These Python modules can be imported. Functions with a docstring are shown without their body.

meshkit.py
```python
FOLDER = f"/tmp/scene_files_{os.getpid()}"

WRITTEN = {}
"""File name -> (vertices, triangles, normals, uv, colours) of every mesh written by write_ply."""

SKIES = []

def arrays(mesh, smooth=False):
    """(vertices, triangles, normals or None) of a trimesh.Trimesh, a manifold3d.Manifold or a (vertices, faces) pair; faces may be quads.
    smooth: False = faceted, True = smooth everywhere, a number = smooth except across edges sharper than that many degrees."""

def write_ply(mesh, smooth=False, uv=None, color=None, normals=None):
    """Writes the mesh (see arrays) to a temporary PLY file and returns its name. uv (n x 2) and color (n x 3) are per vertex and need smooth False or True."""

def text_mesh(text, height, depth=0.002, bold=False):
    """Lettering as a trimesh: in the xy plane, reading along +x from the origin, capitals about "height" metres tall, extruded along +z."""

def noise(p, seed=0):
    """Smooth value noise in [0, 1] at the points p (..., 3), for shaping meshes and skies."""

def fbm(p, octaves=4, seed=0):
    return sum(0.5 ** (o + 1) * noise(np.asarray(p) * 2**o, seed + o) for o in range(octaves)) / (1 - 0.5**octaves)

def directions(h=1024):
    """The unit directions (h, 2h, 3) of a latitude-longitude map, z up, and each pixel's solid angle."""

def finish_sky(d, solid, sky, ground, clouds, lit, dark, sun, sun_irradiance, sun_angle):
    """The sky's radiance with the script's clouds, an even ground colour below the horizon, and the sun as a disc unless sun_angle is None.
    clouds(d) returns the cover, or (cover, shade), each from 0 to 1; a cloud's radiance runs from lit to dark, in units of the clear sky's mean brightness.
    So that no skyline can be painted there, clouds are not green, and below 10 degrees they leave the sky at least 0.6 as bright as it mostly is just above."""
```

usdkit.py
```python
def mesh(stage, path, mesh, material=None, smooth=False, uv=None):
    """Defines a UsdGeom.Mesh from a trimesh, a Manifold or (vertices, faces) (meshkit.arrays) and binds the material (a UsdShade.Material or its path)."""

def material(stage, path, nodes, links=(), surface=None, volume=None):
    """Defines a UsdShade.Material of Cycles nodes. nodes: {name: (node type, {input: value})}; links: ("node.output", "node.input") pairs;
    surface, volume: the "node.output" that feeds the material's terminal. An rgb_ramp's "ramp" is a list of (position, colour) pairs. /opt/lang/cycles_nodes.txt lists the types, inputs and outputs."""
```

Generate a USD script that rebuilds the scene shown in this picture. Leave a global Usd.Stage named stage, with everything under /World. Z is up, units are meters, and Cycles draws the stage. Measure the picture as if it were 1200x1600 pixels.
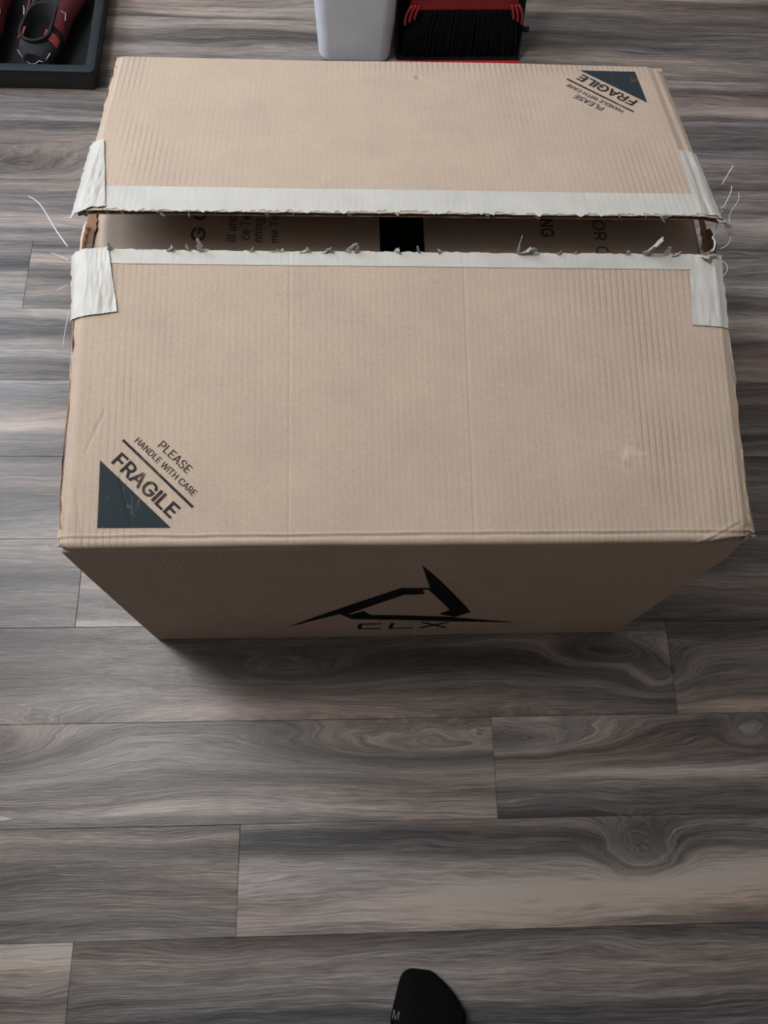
import math, random
import numpy as np, trimesh, manifold3d
from shapely.geometry import Polygon
from pxr import Usd, UsdGeom, UsdLux, UsdShade, Gf, Sdf, Vt
import usdkit, meshkit
from meshkit import fbm, noise, text_mesh

random.seed(7)
rng = np.random.default_rng(11)
stage = Usd.Stage.CreateInMemory()
UsdGeom.SetStageUpAxis(stage, UsdGeom.Tokens.z)
UsdGeom.SetStageMetersPerUnit(stage, 1.0)
WORLD = UsdGeom.Xform.Define(stage, '/World')
stage.SetDefaultPrim(WORLD.GetPrim())
UsdGeom.Scope.Define(stage, '/World/Looks')

# ------------------------------------------------------------------ camera
EYE = np.array([0.0, 0.0, 1.25])
PITCH, ROLL, YAW, FOC = 1.21433564, 0.13095599, 0.14351569, 1.25314403
fw = np.array([math.sin(YAW) * math.cos(PITCH), math.cos(YAW) * math.cos(PITCH), -math.sin(PITCH)])
rt = np.array([math.cos(YAW), -math.sin(YAW), 0.0])
up = np.cross(rt, fw)
r2 = math.cos(ROLL) * rt + math.sin(ROLL) * up
u2 = -math.sin(ROLL) * rt + math.cos(ROLL) * up
cam = UsdGeom.Camera.Define(stage, '/World/Camera')
M = Gf.Matrix4d(*[float(x) for x in (*r2, 0, *u2, 0, *(-fw), 0, *EYE, 1)])
cam.AddTransformOp().Set(M)
cam.CreateHorizontalApertureAttr(36.0)
cam.CreateVerticalApertureAttr(48.0)
cam.CreateFocalLengthAttr(36.0 * FOC * 1000 / 1200)
cam.CreateClippingRangeAttr(Gf.Vec2f(0.02, 50))
cam.CreateExposureAttr(-0.56)

# ------------------------------------------------------------------ light: overcast daylight through one window on the left
WIN_X, WIN_Y0, WIN_Y1, WIN_Z0, WIN_Z1 = -1.65, 1.12, 1.96, 0.95, 2.25
win = UsdLux.RectLight.Define(stage, '/World/WindowDaylight')
win.CreateWidthAttr(WIN_Y1 - WIN_Y0)
win.CreateHeightAttr(WIN_Z1 - WIN_Z0)
win.CreateIntensityAttr(18.0)
win.CreateColorAttr(Gf.Vec3f(0.87, 0.97, 1.13))
# a RectLight shines along its -z; turn -z to +x
win.AddTranslateOp().Set(Gf.Vec3d(WIN_X - 0.012, (WIN_Y0 + WIN_Y1) / 2, (WIN_Z0 + WIN_Z1) / 2))
win.AddRotateXYZOp().Set(Gf.Vec3f(90, 0, -90))
# the room's ceiling lamp, a round globe up and to the left of the box
LAMP = (-0.92, 0.74, 2.27)
lamp = UsdLux.SphereLight.Define(stage, '/World/CeilingLamp')
lamp.CreateRadiusAttr(0.16)
lamp.CreateIntensityAttr(92.0)
lamp.CreateColorAttr(Gf.Vec3f(1.0, 0.975, 0.94))
lamp.AddTranslateOp().Set(Gf.Vec3d(*LAMP))
dome = UsdLux.DomeLight.Define(stage, '/World/Sky')
dome.CreateIntensityAttr(0.6)
dome.CreateColorAttr(Gf.Vec3f(0.80, 0.90, 1.0))

# ------------------------------------------------------------------ helpers
used = {}


def numbered(parent, name):
    k = used.get((parent, name), 0)
    used[(parent, name)] = k + 1
    return name if k == 0 else f'{name}_{k:03d}'


def ppath(parent):
    return '/World' if parent is None else str(parent.GetPath())


def obj(name, mesh, mat, parent=None, smooth=False, uv=None):
    p = ppath(parent)
    return usdkit.mesh(stage, f'{p}/{numbered(p, name)}', mesh, mat, smooth, uv).GetPrim()


def thing(name, label, cat, loc=(0, 0, 0), rotz=0.0, group=None):
    x = UsdGeom.Xform.Define(stage, '/World/' + numbered('/World', name))
    x.AddTranslateOp().Set(Gf.Vec3d(*map(float, loc)))
    x.AddRotateZOp().Set(math.degrees(rotz))
    return tag(x.GetPrim(), label, cat, group)


def tag(o, label=None, cat=None, group=None, kind=None):
    for k, v in dict(label=label, category=cat, group=group, kind=kind).items():
        if v:
            o.SetCustomDataByKey(k, v)
    return o


def struct(name, mesh, mat, parent=None, label=None):
    return tag(obj(name, mesh, mat, parent), label, kind=None if parent else 'structure')


def floats(prim, name, values):
    UsdGeom.PrimvarsAPI(prim).CreatePrimvar(name, Sdf.ValueTypeNames.FloatArray, 'vertex').Set(Vt.FloatArray.FromNumpy(np.asarray(values, np.float32)))


def box(x0, x1, y0, y1, z0, z1):
    m = trimesh.creation.box((x1 - x0, y1 - y0, z1 - z0))
    m.apply_translation(((x0 + x1) / 2, (y0 + y1) / 2, (z0 + z1) / 2))
    return m


def cat(*ms):
    return trimesh.util.concatenate([m for m in ms])


def grid_faces(nu, nv, base=0, flip=False):
    i = (np.arange(nu - 1)[:, None] * nv + np.arange(nv - 1)[None, :]).ravel() + base
    q = np.stack([i, i + nv, i + nv + 1, i + 1], 1)
    return q[:, ::-1] if flip else q


def slab(P, t):
    """A sheet of thickness t hanging below the grid P (nu, nv, 3); faces up along du x dv."""
    nu, nv, _ = P.shape
    du, dv = np.gradient(P, axis=0), np.gradient(P, axis=1)
    n = np.cross(du, dv)
    n /= np.maximum(np.linalg.norm(n, axis=-1, keepdims=True), 1e-12)
    Q = P - n * t
    verts, faces = [P.reshape(-1, 3), Q.reshape(-1, 3)], [grid_faces(nu, nv), grid_faces(nu, nv, nu * nv, True)]
    at = 2 * nu * nv
    for A, B in ((P[:, 0], Q[:, 0]), (Q[:, -1], P[:, -1]), (Q[0], P[0]), (P[-1], Q[-1])):
        k = len(A)
        verts += [A, B]
        i = np.arange(k - 1) + at
        faces.append(np.stack([i, i + k, i + k + 1, i + 1], 1))
        at += 2 * k
    return np.vstack(verts), np.vstack(faces)


def tube(pts, r, n=6, taper=None):
    pts = np.asarray(pts, float)
    t = np.gradient(pts, axis=0)
    t /= np.linalg.norm(t, axis=1, keepdims=True) + 1e-12
    ref = np.array([0.3, 0.2, 0.93])
    a = np.cross(t, ref)
    a /= np.linalg.norm(a, axis=1, keepdims=True) + 1e-12
    b = np.cross(t, a)
    rr = np.full(len(pts), r) if taper is None else r * np.asarray(taper)
    th = np.linspace(0, 2 * np.pi, n, endpoint=False)
    V = pts[:, None] + rr[:, None, None] * (np.cos(th)[None, :, None] * a[:, None] + np.sin(th)[None, :, None] * b[:, None])
    V = V.reshape(-1, 3)
    F = []
    for i in range(len(pts) - 1):
        for j in range(n):
            k = (j + 1) % n
            F += [(i * n + j, i * n + k, (i + 1) * n + k), (i * n + j, (i + 1) * n + k, (i + 1) * n + j)]
    c0, c1 = len(V), len(V) + 1
    V = np.vstack([V, pts[0], pts[-1]])
    e = (len(pts) - 1) * n
    for j in range(n):
        k = (j + 1) % n
        F += [(c0, k, j), (c1, e + j, e + k)]
    return V, np.array(F)


def spline(pts, m=8):
    from scipy.interpolate import CubicSpline
    pts = np.asarray(pts, float)
    t = np.r_[0, np.cumsum(np.linalg.norm(np.diff(pts, axis=0), axis=1))]
    return CubicSpline(t, pts)(np.linspace(0, t[-1], (len(pts) - 1) * m + 1))


def hull_chain(joints, pairs=None):
    """One manifold of bones: joints (x, y, z, r); pairs default to consecutive ones."""
    S = [manifold3d.Manifold.sphere(j[3], 20).translate(list(map(float, j[:3]))) for j in joints]
    pairs = pairs or [(i, i + 1) for i in range(len(joints) - 1)]
    return manifold3d.Manifold.batch_boolean([manifold3d.Manifold.batch_hull([S[k] for k in p]) for p in pairs], manifold3d.OpType.Add)


def smooth_body(m, edge, it):
    m = m.refine_to_length(edge).to_mesh()
    t = trimesh.Trimesh(m.vert_properties[:, :3], m.tri_verts, process=True)
    trimesh.smoothing.filter_taubin(t, lamb=0.5, nu=0.52, iterations=it)
    return t


def mat(name, nodes, links=(), surface='p.BSDF'):
    return usdkit.material(stage, f'/World/Looks/{name}', nodes, links, surface)


def plain(name, color, rough=0.5, **kw):
    """One colour with a little mottling."""
    c = np.asarray(color)
    return mat(name, {
        'tc': ('geometry', {}), 'n': ('noise_texture', {'scale': kw.pop('scale', 60.0), 'detail': 4.0}),
        'r': ('rgb_ramp', {'ramp': [(0.3, c * 0.86), (0.7, np.minimum(c * 1.12, 1))]}),
        'p': ('principled_bsdf', {'roughness': rough, **kw})},
        [('tc.position', 'n.vector'), ('n.fac', 'r.fac'), ('r.color', 'p.base_color')])


# ------------------------------------------------------------------ materials
def wood_material():
    N, L = {}, []

    def node(k, t, **i):
        N[k] = (t, i)
        return k

    def math_(k, op, a, b=None, c=None):
        i = {'math_type': op}
        for s, v in (('value1', a), ('value2', b), ('value3', c)):
            if v is None:
                continue
            if isinstance(v, str):
                L.append((v, f'{k}.{s}'))
            else:
                i[s] = float(v)
        N[k] = ('math', i)
        return f'{k}.value'

    node('geo', 'geometry'); node('tc', 'texture_coordinate'); node('sp', 'separate_xyz'); node('su', 'separate_xyz')
    L += [('geo.position', 'sp.vector'), ('tc.UV', 'su.vector')]
    x, y, ru, rv = 'sp.x', 'sp.y', 'su.x', 'su.y'
    # slow waviness of the grain, different on each plank
    node('wv', 'combine_xyz')
    L += [(math_('wx', 'multiply_add', x, 2.2, ru), 'wv.x'), (math_('wy', 'multiply_add', y, 9.0, rv), 'wv.y')]
    node('wn', 'noise_texture', scale=1.0, detail=3.0, roughness=0.55)
    L.append(('wv.vector', 'wn.vector'))
    h = math_('h0', 'multiply_add', 'wn.fac', 0.055, y)
    node('kv', 'combine_xyz'); node('kn', 'noise_texture', scale=1.0, detail=3.0, roughness=0.6)
    L += [(math_('kvx', 'multiply', x, 14.0), 'kv.x'), (math_('kvy', 'multiply', y, 38.0), 'kv.y'), ('kv.vector', 'kn.vector')]
    N['ks'] = ('separate_color', {}); L.append(('kn.color', 'ks.color'))
    kxx = math_('kxx', 'multiply_add', 'ks.r', 0.044, math_('kxo', 'subtract', x, 0.022))
    kyy = math_('kyy', 'multiply_add', 'ks.g', 0.013, math_('kyo', 'subtract', y, 0.0065))
    # knots and cathedral figures: (x, y, half-length, half-width, height)
    for i, (kx, ky, ax, ay, A) in enumerate(KNOTS):
        dx = math_(f'k{i}a', 'multiply', math_(f'k{i}b', 'subtract', kxx, kx), 1 / ax)
        dy = math_(f'k{i}c', 'multiply', math_(f'k{i}d', 'subtract', kyy, ky), 1 / ay)
        s = math_(f'k{i}e', 'multiply_add', dx, dx, math_(f'k{i}f', 'multiply', dy, dy))
        g = math_(f'k{i}g', 'exponent', math_(f'k{i}h', 'multiply', s, -1.0))
        h = math_(f'k{i}i', 'multiply_add', g, A, h)

    def streak(k, sx, sh, detail, rough, dist=0.0):
        node(k + 'v', 'combine_xyz')
        L.extend([(math_(k + 'x', 'multiply_add', x, sx, ru), k + 'v.x'), (math_(k + 'y', 'multiply_add', h, sh, rv), k + 'v.y')])
        node(k, 'noise_texture', scale=1.0, detail=detail, roughness=rough, distortion=dist)
        L.append((k + 'v.vector', k + '.vector'))
        return k + '.fac'

    broad = streak('broad', 0.75, 20.0, 3.0, 0.5, 0.3)
    mid = streak('mid', 2.4, 62.0, 5.0, 0.62, 0.2)
    fine = streak('fine', 13.0, 420.0, 3.0, 0.6)
    pore = streak('pore', 38.0, 1100.0, 2.0, 0.5)
    hue = streak('hue', 0.7, 11.0, 3.0, 0.5)
    line = streak('line', 1.1, 30.0, 3.0, 0.6, 0.5)
    plank = 'pw.value'
    N['pw'] = ('white_noise_texture', {'dimensions': '2D'})
    L.append(('tc.UV', 'pw.vector'))
    t = math_('t1', 'multiply_add', math_('t1b', 'subtract', mid, 0.5), 0.40, math_('t0', 'multiply_add', math_('t0b', 'subtract', broad, 0.5), 0.92, 0.5))
    t = math_('t2', 'multiply_add', math_('t2b', 'subtract', fine, 0.5), 0.44, t)
    t = math_('t3', 'multiply_add', math_('t3b', 'subtract', pore, 0.5), 0.28, t)
    t = math_('t4', 'multiply_add', math_('t4b', 'subtract', plank, 0.5), 0.10, t)
    # broad wood tone bands, a few of them painted in to offset floor glare: (x, y, half-length, half-width, tone)
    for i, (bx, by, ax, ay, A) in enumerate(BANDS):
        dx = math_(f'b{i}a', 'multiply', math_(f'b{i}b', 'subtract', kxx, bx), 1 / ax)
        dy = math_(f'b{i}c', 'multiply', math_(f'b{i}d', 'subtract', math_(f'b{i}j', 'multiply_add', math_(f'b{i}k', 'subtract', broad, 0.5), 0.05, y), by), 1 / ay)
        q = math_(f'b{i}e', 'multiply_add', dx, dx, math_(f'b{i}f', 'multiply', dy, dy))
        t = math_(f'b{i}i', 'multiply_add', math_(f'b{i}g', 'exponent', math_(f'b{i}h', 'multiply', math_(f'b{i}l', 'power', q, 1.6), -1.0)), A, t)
    # thin dark growth lines where the slow field crosses its middle
    ln = math_('l1', 'absolute', math_('l0', 'subtract', line, 0.5))
    ln = math_('l2', 'multiply_add', ln, -45.0, 1.0); N['l2'][1]['use_clamp'] = True
    ln = math_('l4', 'multiply', ln, math_('l3', 'multiply_add', mid, 3.0, -1.25)); N['l3'][1]['use_clamp'] = True
    t = math_('t5', 'multiply_add', ln, -0.20, t)
    node('tone', 'rgb_ramp', ramp=[(0.27, (0.036, 0.035, 0.035)), (0.39, (0.082, 0.077, 0.075)), (0.50, (0.145, 0.134, 0.128)), (0.60, (0.235, 0.214, 0.200)), (0.73, (0.36, 0.328, 0.300))])
    L.append((t, 'tone.fac'))
    node('warm', 'rgb_ramp', ramp=[(0.36, (0.97, 0.98, 1.00)), (0.5, (1.03, 0.98, 0.94)), (0.66, (1.12, 0.96, 0.86))])
    L.append((hue, 'warm.fac'))
    node('mul', 'mix', mix_type='multiply', fac=1.0)
    L.extend([('tone.color', 'mul.color1'), ('warm.color', 'mul.color2'), ('mul.color', 'p.base_color')])
    node('bump', 'bump', strength=0.35, distance=0.0006)
    L.extend([(math_('bh', 'add', fine, pore), 'bump.height'), ('bump.normal', 'p.normal')])
    rgh = math_('rg', 'multiply_add', fine, 0.12, 0.30)
    L.append((rgh, 'p.roughness'))
    node('p', 'principled_bsdf', specular_ior_level=0.48)
    return mat('plank_wood', N, L)


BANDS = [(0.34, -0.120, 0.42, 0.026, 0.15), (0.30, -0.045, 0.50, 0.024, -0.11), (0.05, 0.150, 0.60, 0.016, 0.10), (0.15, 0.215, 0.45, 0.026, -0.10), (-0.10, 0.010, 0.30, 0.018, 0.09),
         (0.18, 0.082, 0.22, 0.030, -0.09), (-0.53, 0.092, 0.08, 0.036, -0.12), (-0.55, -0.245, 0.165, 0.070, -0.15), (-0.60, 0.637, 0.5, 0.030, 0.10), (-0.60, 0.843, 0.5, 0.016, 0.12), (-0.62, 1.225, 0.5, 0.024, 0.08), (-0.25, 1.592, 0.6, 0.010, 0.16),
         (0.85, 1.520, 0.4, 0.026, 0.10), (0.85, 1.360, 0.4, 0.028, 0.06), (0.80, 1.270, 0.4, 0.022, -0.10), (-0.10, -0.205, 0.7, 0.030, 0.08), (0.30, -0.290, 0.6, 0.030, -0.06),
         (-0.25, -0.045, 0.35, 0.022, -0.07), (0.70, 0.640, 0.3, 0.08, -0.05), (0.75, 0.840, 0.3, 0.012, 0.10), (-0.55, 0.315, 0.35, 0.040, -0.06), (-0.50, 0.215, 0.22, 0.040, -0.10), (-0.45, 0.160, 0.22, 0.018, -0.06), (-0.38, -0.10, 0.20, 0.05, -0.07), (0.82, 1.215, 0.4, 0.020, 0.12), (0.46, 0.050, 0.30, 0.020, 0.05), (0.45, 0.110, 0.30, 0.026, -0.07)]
KNOTS = [(0.432, -0.068, 0.050, 0.034, 0.085), (0.406, 0.222, 0.075, 0.022, 0.06), (0.495, 0.185, 0.05, 0.03, 0.07), (0.627, 0.096, 0.035, 0.022, 0.05),
         (0.16, 0.085, 0.27, 0.034, 0.075), (-0.56, 0.093, 0.17, 0.045, 0.085), (-0.10, 0.20, 0.12, 0.025, 0.04), (-0.62, 1.16, 0.2, 0.05, 0.06)]
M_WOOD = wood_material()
M_GAP = plain('dark_joint', (0.012, 0.011, 0.010), 0.9)


def card_material(name, base, print_wear=True):
    c = np.asarray(base)
    return mat(name, {
        'tc': ('texture_coordinate', {}),
        'map': ('mapping', {'scale': (1.0, 0.45, 1.0)}),
        'fib': ('noise_texture', {'scale': 900.0, 'detail': 3.0, 'roughness': 0.6}),
        'blot': ('noise_texture', {'scale': 14.0, 'detail': 4.0, 'roughness': 0.6}),
        'fr': ('rgb_ramp', {'ramp': [(0.25, c * 0.84), (0.5, c), (0.75, c * 1.12)]}),
        'br': ('rgb_ramp', {'ramp': [(0.3, (0.93, 0.93, 0.93)), (0.7, (1.04, 1.03, 1.02))]}),
        'm': ('mix', {'mix_type': 'multiply', 'fac': 1.0}),
        'wear': ('attribute', {'attribute': 'wear'}),
        'wm': ('mix', {'color2': tuple(c * 0.36)}),
        'scuff': ('attribute', {'attribute': 'scuff'}),
        'sm': ('mix', {'color2': (0.52, 0.43, 0.35)}),
        'bump': ('bump', {'strength': 0.25, 'distance': 0.0004}),
        'p': ('principled_bsdf', {'roughness': 0.72, 'specular_ior_level': 0.3})},
        [('tc.object', 'map.vector'), ('map.vector', 'fib.vector'), ('tc.object', 'blot.vector'), ('fib.fac', 'fr.fac'), ('blot.fac', 'br.fac'),
         ('fr.color', 'm.color1'), ('br.color', 'm.color2'), ('m.color', 'wm.color1'), ('wear.fac', 'wm.fac'), ('wm.color', 'sm.color1'), ('scuff.fac', 'sm.fac'),
         ('sm.color', 'p.base_color'), ('fib.fac', 'bump.height'), ('bump.normal', 'p.normal')])


CARD = (0.415, 0.330, 0.258)
M_CARD = card_material('kraft_cardboard', CARD)
M_CARD_IN = card_material('kraft_inner', (0.36, 0.26, 0.19))
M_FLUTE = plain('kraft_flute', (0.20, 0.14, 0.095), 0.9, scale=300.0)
M_TORN = plain('torn_kraft', (0.20, 0.105, 0.06), 0.9, scale=250.0)
M_TORN_LIGHT = plain('torn_liner', (0.60, 0.44, 0.31), 0.9, scale=250.0)
M_TAPE = mat('paper_tape', {
    'tc': ('texture_coordinate', {}), 'n': ('noise_texture', {'scale': 30.0, 'detail': 5.0}),
    'r': ('rgb_ramp', {'ramp': [(0.3, (0.42, 0.41, 0.375)), (0.7, (0.475, 0.468, 0.435))]}),
    'f': ('noise_texture', {'scale': 700.0, 'detail': 2.0}), 'b': ('bump', {'strength': 0.2, 'distance': 0.0004}),
    'p': ('principled_bsdf', {'roughness': 0.5, 'specular_ior_level': 0.45})},
    [('tc.object', 'n.vector'), ('tc.object', 'f.vector'), ('n.fac', 'r.fac'), ('r.color', 'p.base_color'), ('f.fac', 'b.height'), ('b.normal', 'p.normal')])
M_SCRAP = mat('torn_paper', {
    'd': ('principled_bsdf', {'base_color': (0.56, 0.55, 0.52), 'roughness': 0.7}), 't': ('translucent_bsdf', {'color': (0.62, 0.60, 0.56)}), 'm': ('mix_closure', {'fac': 0.45})},
    [('d.BSDF', 'm.closure1'), ('t.BSDF', 'm.closure2')], 'm.closure')
M_STRAND = mat('tape_strand', {
    'd': ('principled_bsdf', {'base_color': (0.75, 0.76, 0.78), 'roughness': 0.3}), 't': ('transparent_bsdf', {}), 'm': ('mix_closure', {'fac': 0.72})},
    [('t.BSDF', 'm.closure1'), ('d.BSDF', 'm.closure2')], 'm.closure')


def ink(name, color, worn=0.0, rough=0.6):
    return mat(name, {
        'tc': ('texture_coordinate', {}), 'mp': ('mapping', {'scale': (1.0, 0.35, 1.0)}),
        'n': ('noise_texture', {'scale': 260.0, 'detail': 4.0, 'roughness': 0.7}), 'big': ('noise_texture', {'scale': 22.0, 'detail': 2.0}),
        'a': ('math', {'math_type': 'multiply_add', 'value2': 0.55, 'value3': 0.0}), 'add': ('math', {'math_type': 'multiply_add', 'value2': 0.6}),
        'r': ('rgb_ramp', {'ramp': [(0.68 - worn, color), (0.90 - worn, tuple(np.asarray(color) * 0.6 + np.asarray(CARD) * 0.4 * (worn > 0)))]}),
        'p': ('principled_bsdf', {'roughness': rough, 'specular_ior_level': 0.15})},
        [('tc.object', 'mp.vector'), ('mp.vector', 'n.vector'), ('tc.object', 'big.vector'), ('big.fac', 'a.value1'), ('n.fac', 'add.value1'), ('a.value', 'add.value3'),
         ('add.value', 'r.fac'), ('r.color', 'p.base_color')])


M_INK_G = ink('slate_green_ink', (0.020, 0.029, 0.034), 0.012, 0.75)
M_INK_B = ink('brown_black_ink', (0.024, 0.020, 0.020), 0.04, 0.75)
M_INK_BLACK = ink('black_ink', (0.004, 0.004, 0.005), 0.0, 0.85)
M_INK_INNER = ink('inner_flap_ink', (0.085, 0.070, 0.058), 0.0, 0.85)
M_WALL = plain('wall_paint', (0.34, 0.305, 0.28), 0.9, scale=3.0)
M_CEIL = plain('ceiling_paint', (0.70, 0.69, 0.68), 0.9, scale=3.0)
M_TRIM = plain('white_trim', (0.55, 0.55, 0.54), 0.5, scale=3.0)
M_PANE = mat('window_pane', {'fr': ('fresnel', {'IOR': 1.5}), 't': ('transparent_bsdf', {}), 'g': ('glossy_bsdf', {'roughness': 0.02}), 'm': ('mix_closure', {})},
             [('fr.fac', 'm.fac'), ('t.BSDF', 'm.closure1'), ('g.BSDF', 'm.closure2')], 'm.closure')
M_RUBBER = plain('black_rubber', (0.0065, 0.0085, 0.0092), 0.55, scale=120.0)
M_RUBBER_RIM = plain('worn_rubber', (0.014, 0.019, 0.021), 0.7, scale=120.0, specular_ior_level=0.25)
M_BIN = plain('white_plastic', (0.64, 0.68, 0.74), 0.38, scale=8.0)
M_BLACK = plain('black_plastic', (0.007, 0.008, 0.009), 0.5, scale=60.0, specular_ior_level=0.25)
M_RED = plain('red_plastic', (0.30, 0.018, 0.022), 0.4, scale=60.0)
M_RED_LIP = plain('bright_red_rubber', (0.52, 0.022, 0.035), 0.45, scale=60.0)
M_BRISTLE = plain('black_bristle', (0.0055, 0.006, 0.0065), 0.7, scale=400.0, specular_ior_level=0.15)
M_SOCK = mat('black_sock_knit', {
    'tc': ('geometry', {}), 'w': ('wave_texture', {'scale': 220.0, 'distortion': 1.5, 'bands_direction': 'x'}), 'n': ('noise_texture', {'scale': 500.0}),
    'b': ('bump', {'strength': 0.4, 'distance': 0.0008}), 'a': ('math', {'math_type': 'add'}),
    'p': ('principled_bsdf', {'base_color': (0.0035, 0.0035, 0.0042), 'roughness': 0.95, 'specular_ior_level': 0.08})},
    [('tc.position', 'w.vector'), ('tc.position', 'n.vector'), ('w.fac', 'a.value1'), ('n.fac', 'a.value2'), ('a.value', 'b.height'), ('b.normal', 'p.normal')])
M_TROUSER = plain('charcoal_trouser', (0.012, 0.012, 0.014), 0.95, scale=300.0)
M_LETTER = plain('pale_thread', (0.09, 0.09, 0.10), 0.8, scale=300.0)

# ------------------------------------------------------------------ the room
Y0, PW, PL = -0.16440759, 0.14531268, 1.5
X_R, Y_F, Y_B, Z_C = 2.3, -1.9, 2.35, 2.5
floor = UsdGeom.Xform.Define(stage, '/World/floor').GetPrim()
tag(floor, 'grey-brown wood plank floor running across under the box', kind='structure')
obj('underlay', box(WIN_X, X_R, Y_F, Y_B, -0.03, -0.0065), M_GAP, floor)
SEAM = {-1: -0.3713, 0: -0.1511, 1: 0.224, 2: 0.5155, 3: -0.4175, 7: -0.5743, 4: 0.02, 5: 0.21, 6: 0.10, 8: 0.12, 9: 0.23, 10: 0.02, 11: 0.20, 12: 0.05, 13: 0.22}


def plank(x0, x1, y0, y1, z):
    g, c = 0.00016, 0.0005
    x0, x1, y0, y1 = x0 + g, x1 - g, y0 + g, y1 - g
    rings = [(x0, x1, y0, y1, z - 0.0065), (x0, x1, y0, y1, z - c * 0.8), (x0 + c, x1 - c, y0 + c, y1 - c, z)]
    V = np.array([p for a, b, c_, d, zz in rings for p in ((a, c_, zz), (b, c_, zz), (b, d, zz), (a, d, zz))])
    F = [(8, 9, 10), (8, 10, 11)]
    for r in (0, 4):
        for j in range(4):
            k = (j + 1) % 4
            F += [(r + j, r + k, r + 4 + k), (r + j, r + 4 + k, r + 4 + j)]
    return V, np.array(F)


prng = np.random.default_rng(PLANK_SEED := 5)
for k in range(-12, 18):
    ya, yb = Y0 + k * PW, Y0 + (k + 1) * PW
    if yb < Y_F or ya > Y_B:
        continue
    ya, yb = max(ya, Y_F), min(yb, Y_B)
    s = SEAM.get(k, -1.35 - 0.11 * ((k * 7) % 5))
    cuts = [WIN_X] + [c for c in np.arange(s - 3 * PL, X_R, PL) if WIN_X + 0.05 < c < X_R - 0.05] + [X_R]
    for a, b in zip(cuts[:-1], cuts[1:]):
        v, f = plank(a, b, ya, yb, float(prng.uniform(-0.00025, 0.0)))
        o = prng.uniform(0, 60, 2)
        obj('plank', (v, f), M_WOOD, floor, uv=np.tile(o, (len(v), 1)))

T_W = 0.15
wl = UsdGeom.Xform.Define(stage, '/World/wall_left').GetPrim()
tag(wl, 'grey painted wall holding the window', kind='structure')
obj('wall_panel', cat(box(WIN_X - T_W, WIN_X, Y_F, WIN_Y0, 0, Z_C), box(WIN_X - T_W, WIN_X, WIN_Y1, Y_B, 0, Z_C),
                      box(WIN_X - T_W, WIN_X, WIN_Y0, WIN_Y1, 0, WIN_Z0), box(WIN_X - T_W, WIN_X, WIN_Y0, WIN_Y1, WIN_Z1, Z_C)), M_WALL, wl)
w1 = UsdGeom.Xform.Define(stage, '/World/window_1').GetPrim()
tag(w1, 'white framed window in the left wall', kind='structure')
fx0, fx1 = WIN_X - 0.06, WIN_X - 0.02
obj('window_frame', cat(box(fx0, fx1, WIN_Y0, WIN_Y0 + 0.04, WIN_Z0, WIN_Z1), box(fx0, fx1, WIN_Y1 - 0.04, WIN_Y1, WIN_Z0, WIN_Z1),
                        box(fx0, fx1, WIN_Y0 + 0.04, WIN_Y1 - 0.04, WIN_Z0, WIN_Z0 + 0.04), box(fx0, fx1, WIN_Y0 + 0.04, WIN_Y1 - 0.04, WIN_Z1 - 0.04, WIN_Z1)), M_TRIM, w1)
obj('pane', box(WIN_X - 0.043, WIN_X - 0.037, WIN_Y0 + 0.04, WIN_Y1 - 0.04, WIN_Z0 + 0.04, WIN_Z1 - 0.04), M_PANE, w1)
struct('wall_back', box(WIN_X, X_R, Y_B, Y_B + T_W, 0, Z_C), M_WALL)
struct('wall_right', box(X_R, X_R + T_W, Y_F, Y_B, 0, Z_C), M_WALL)
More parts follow.
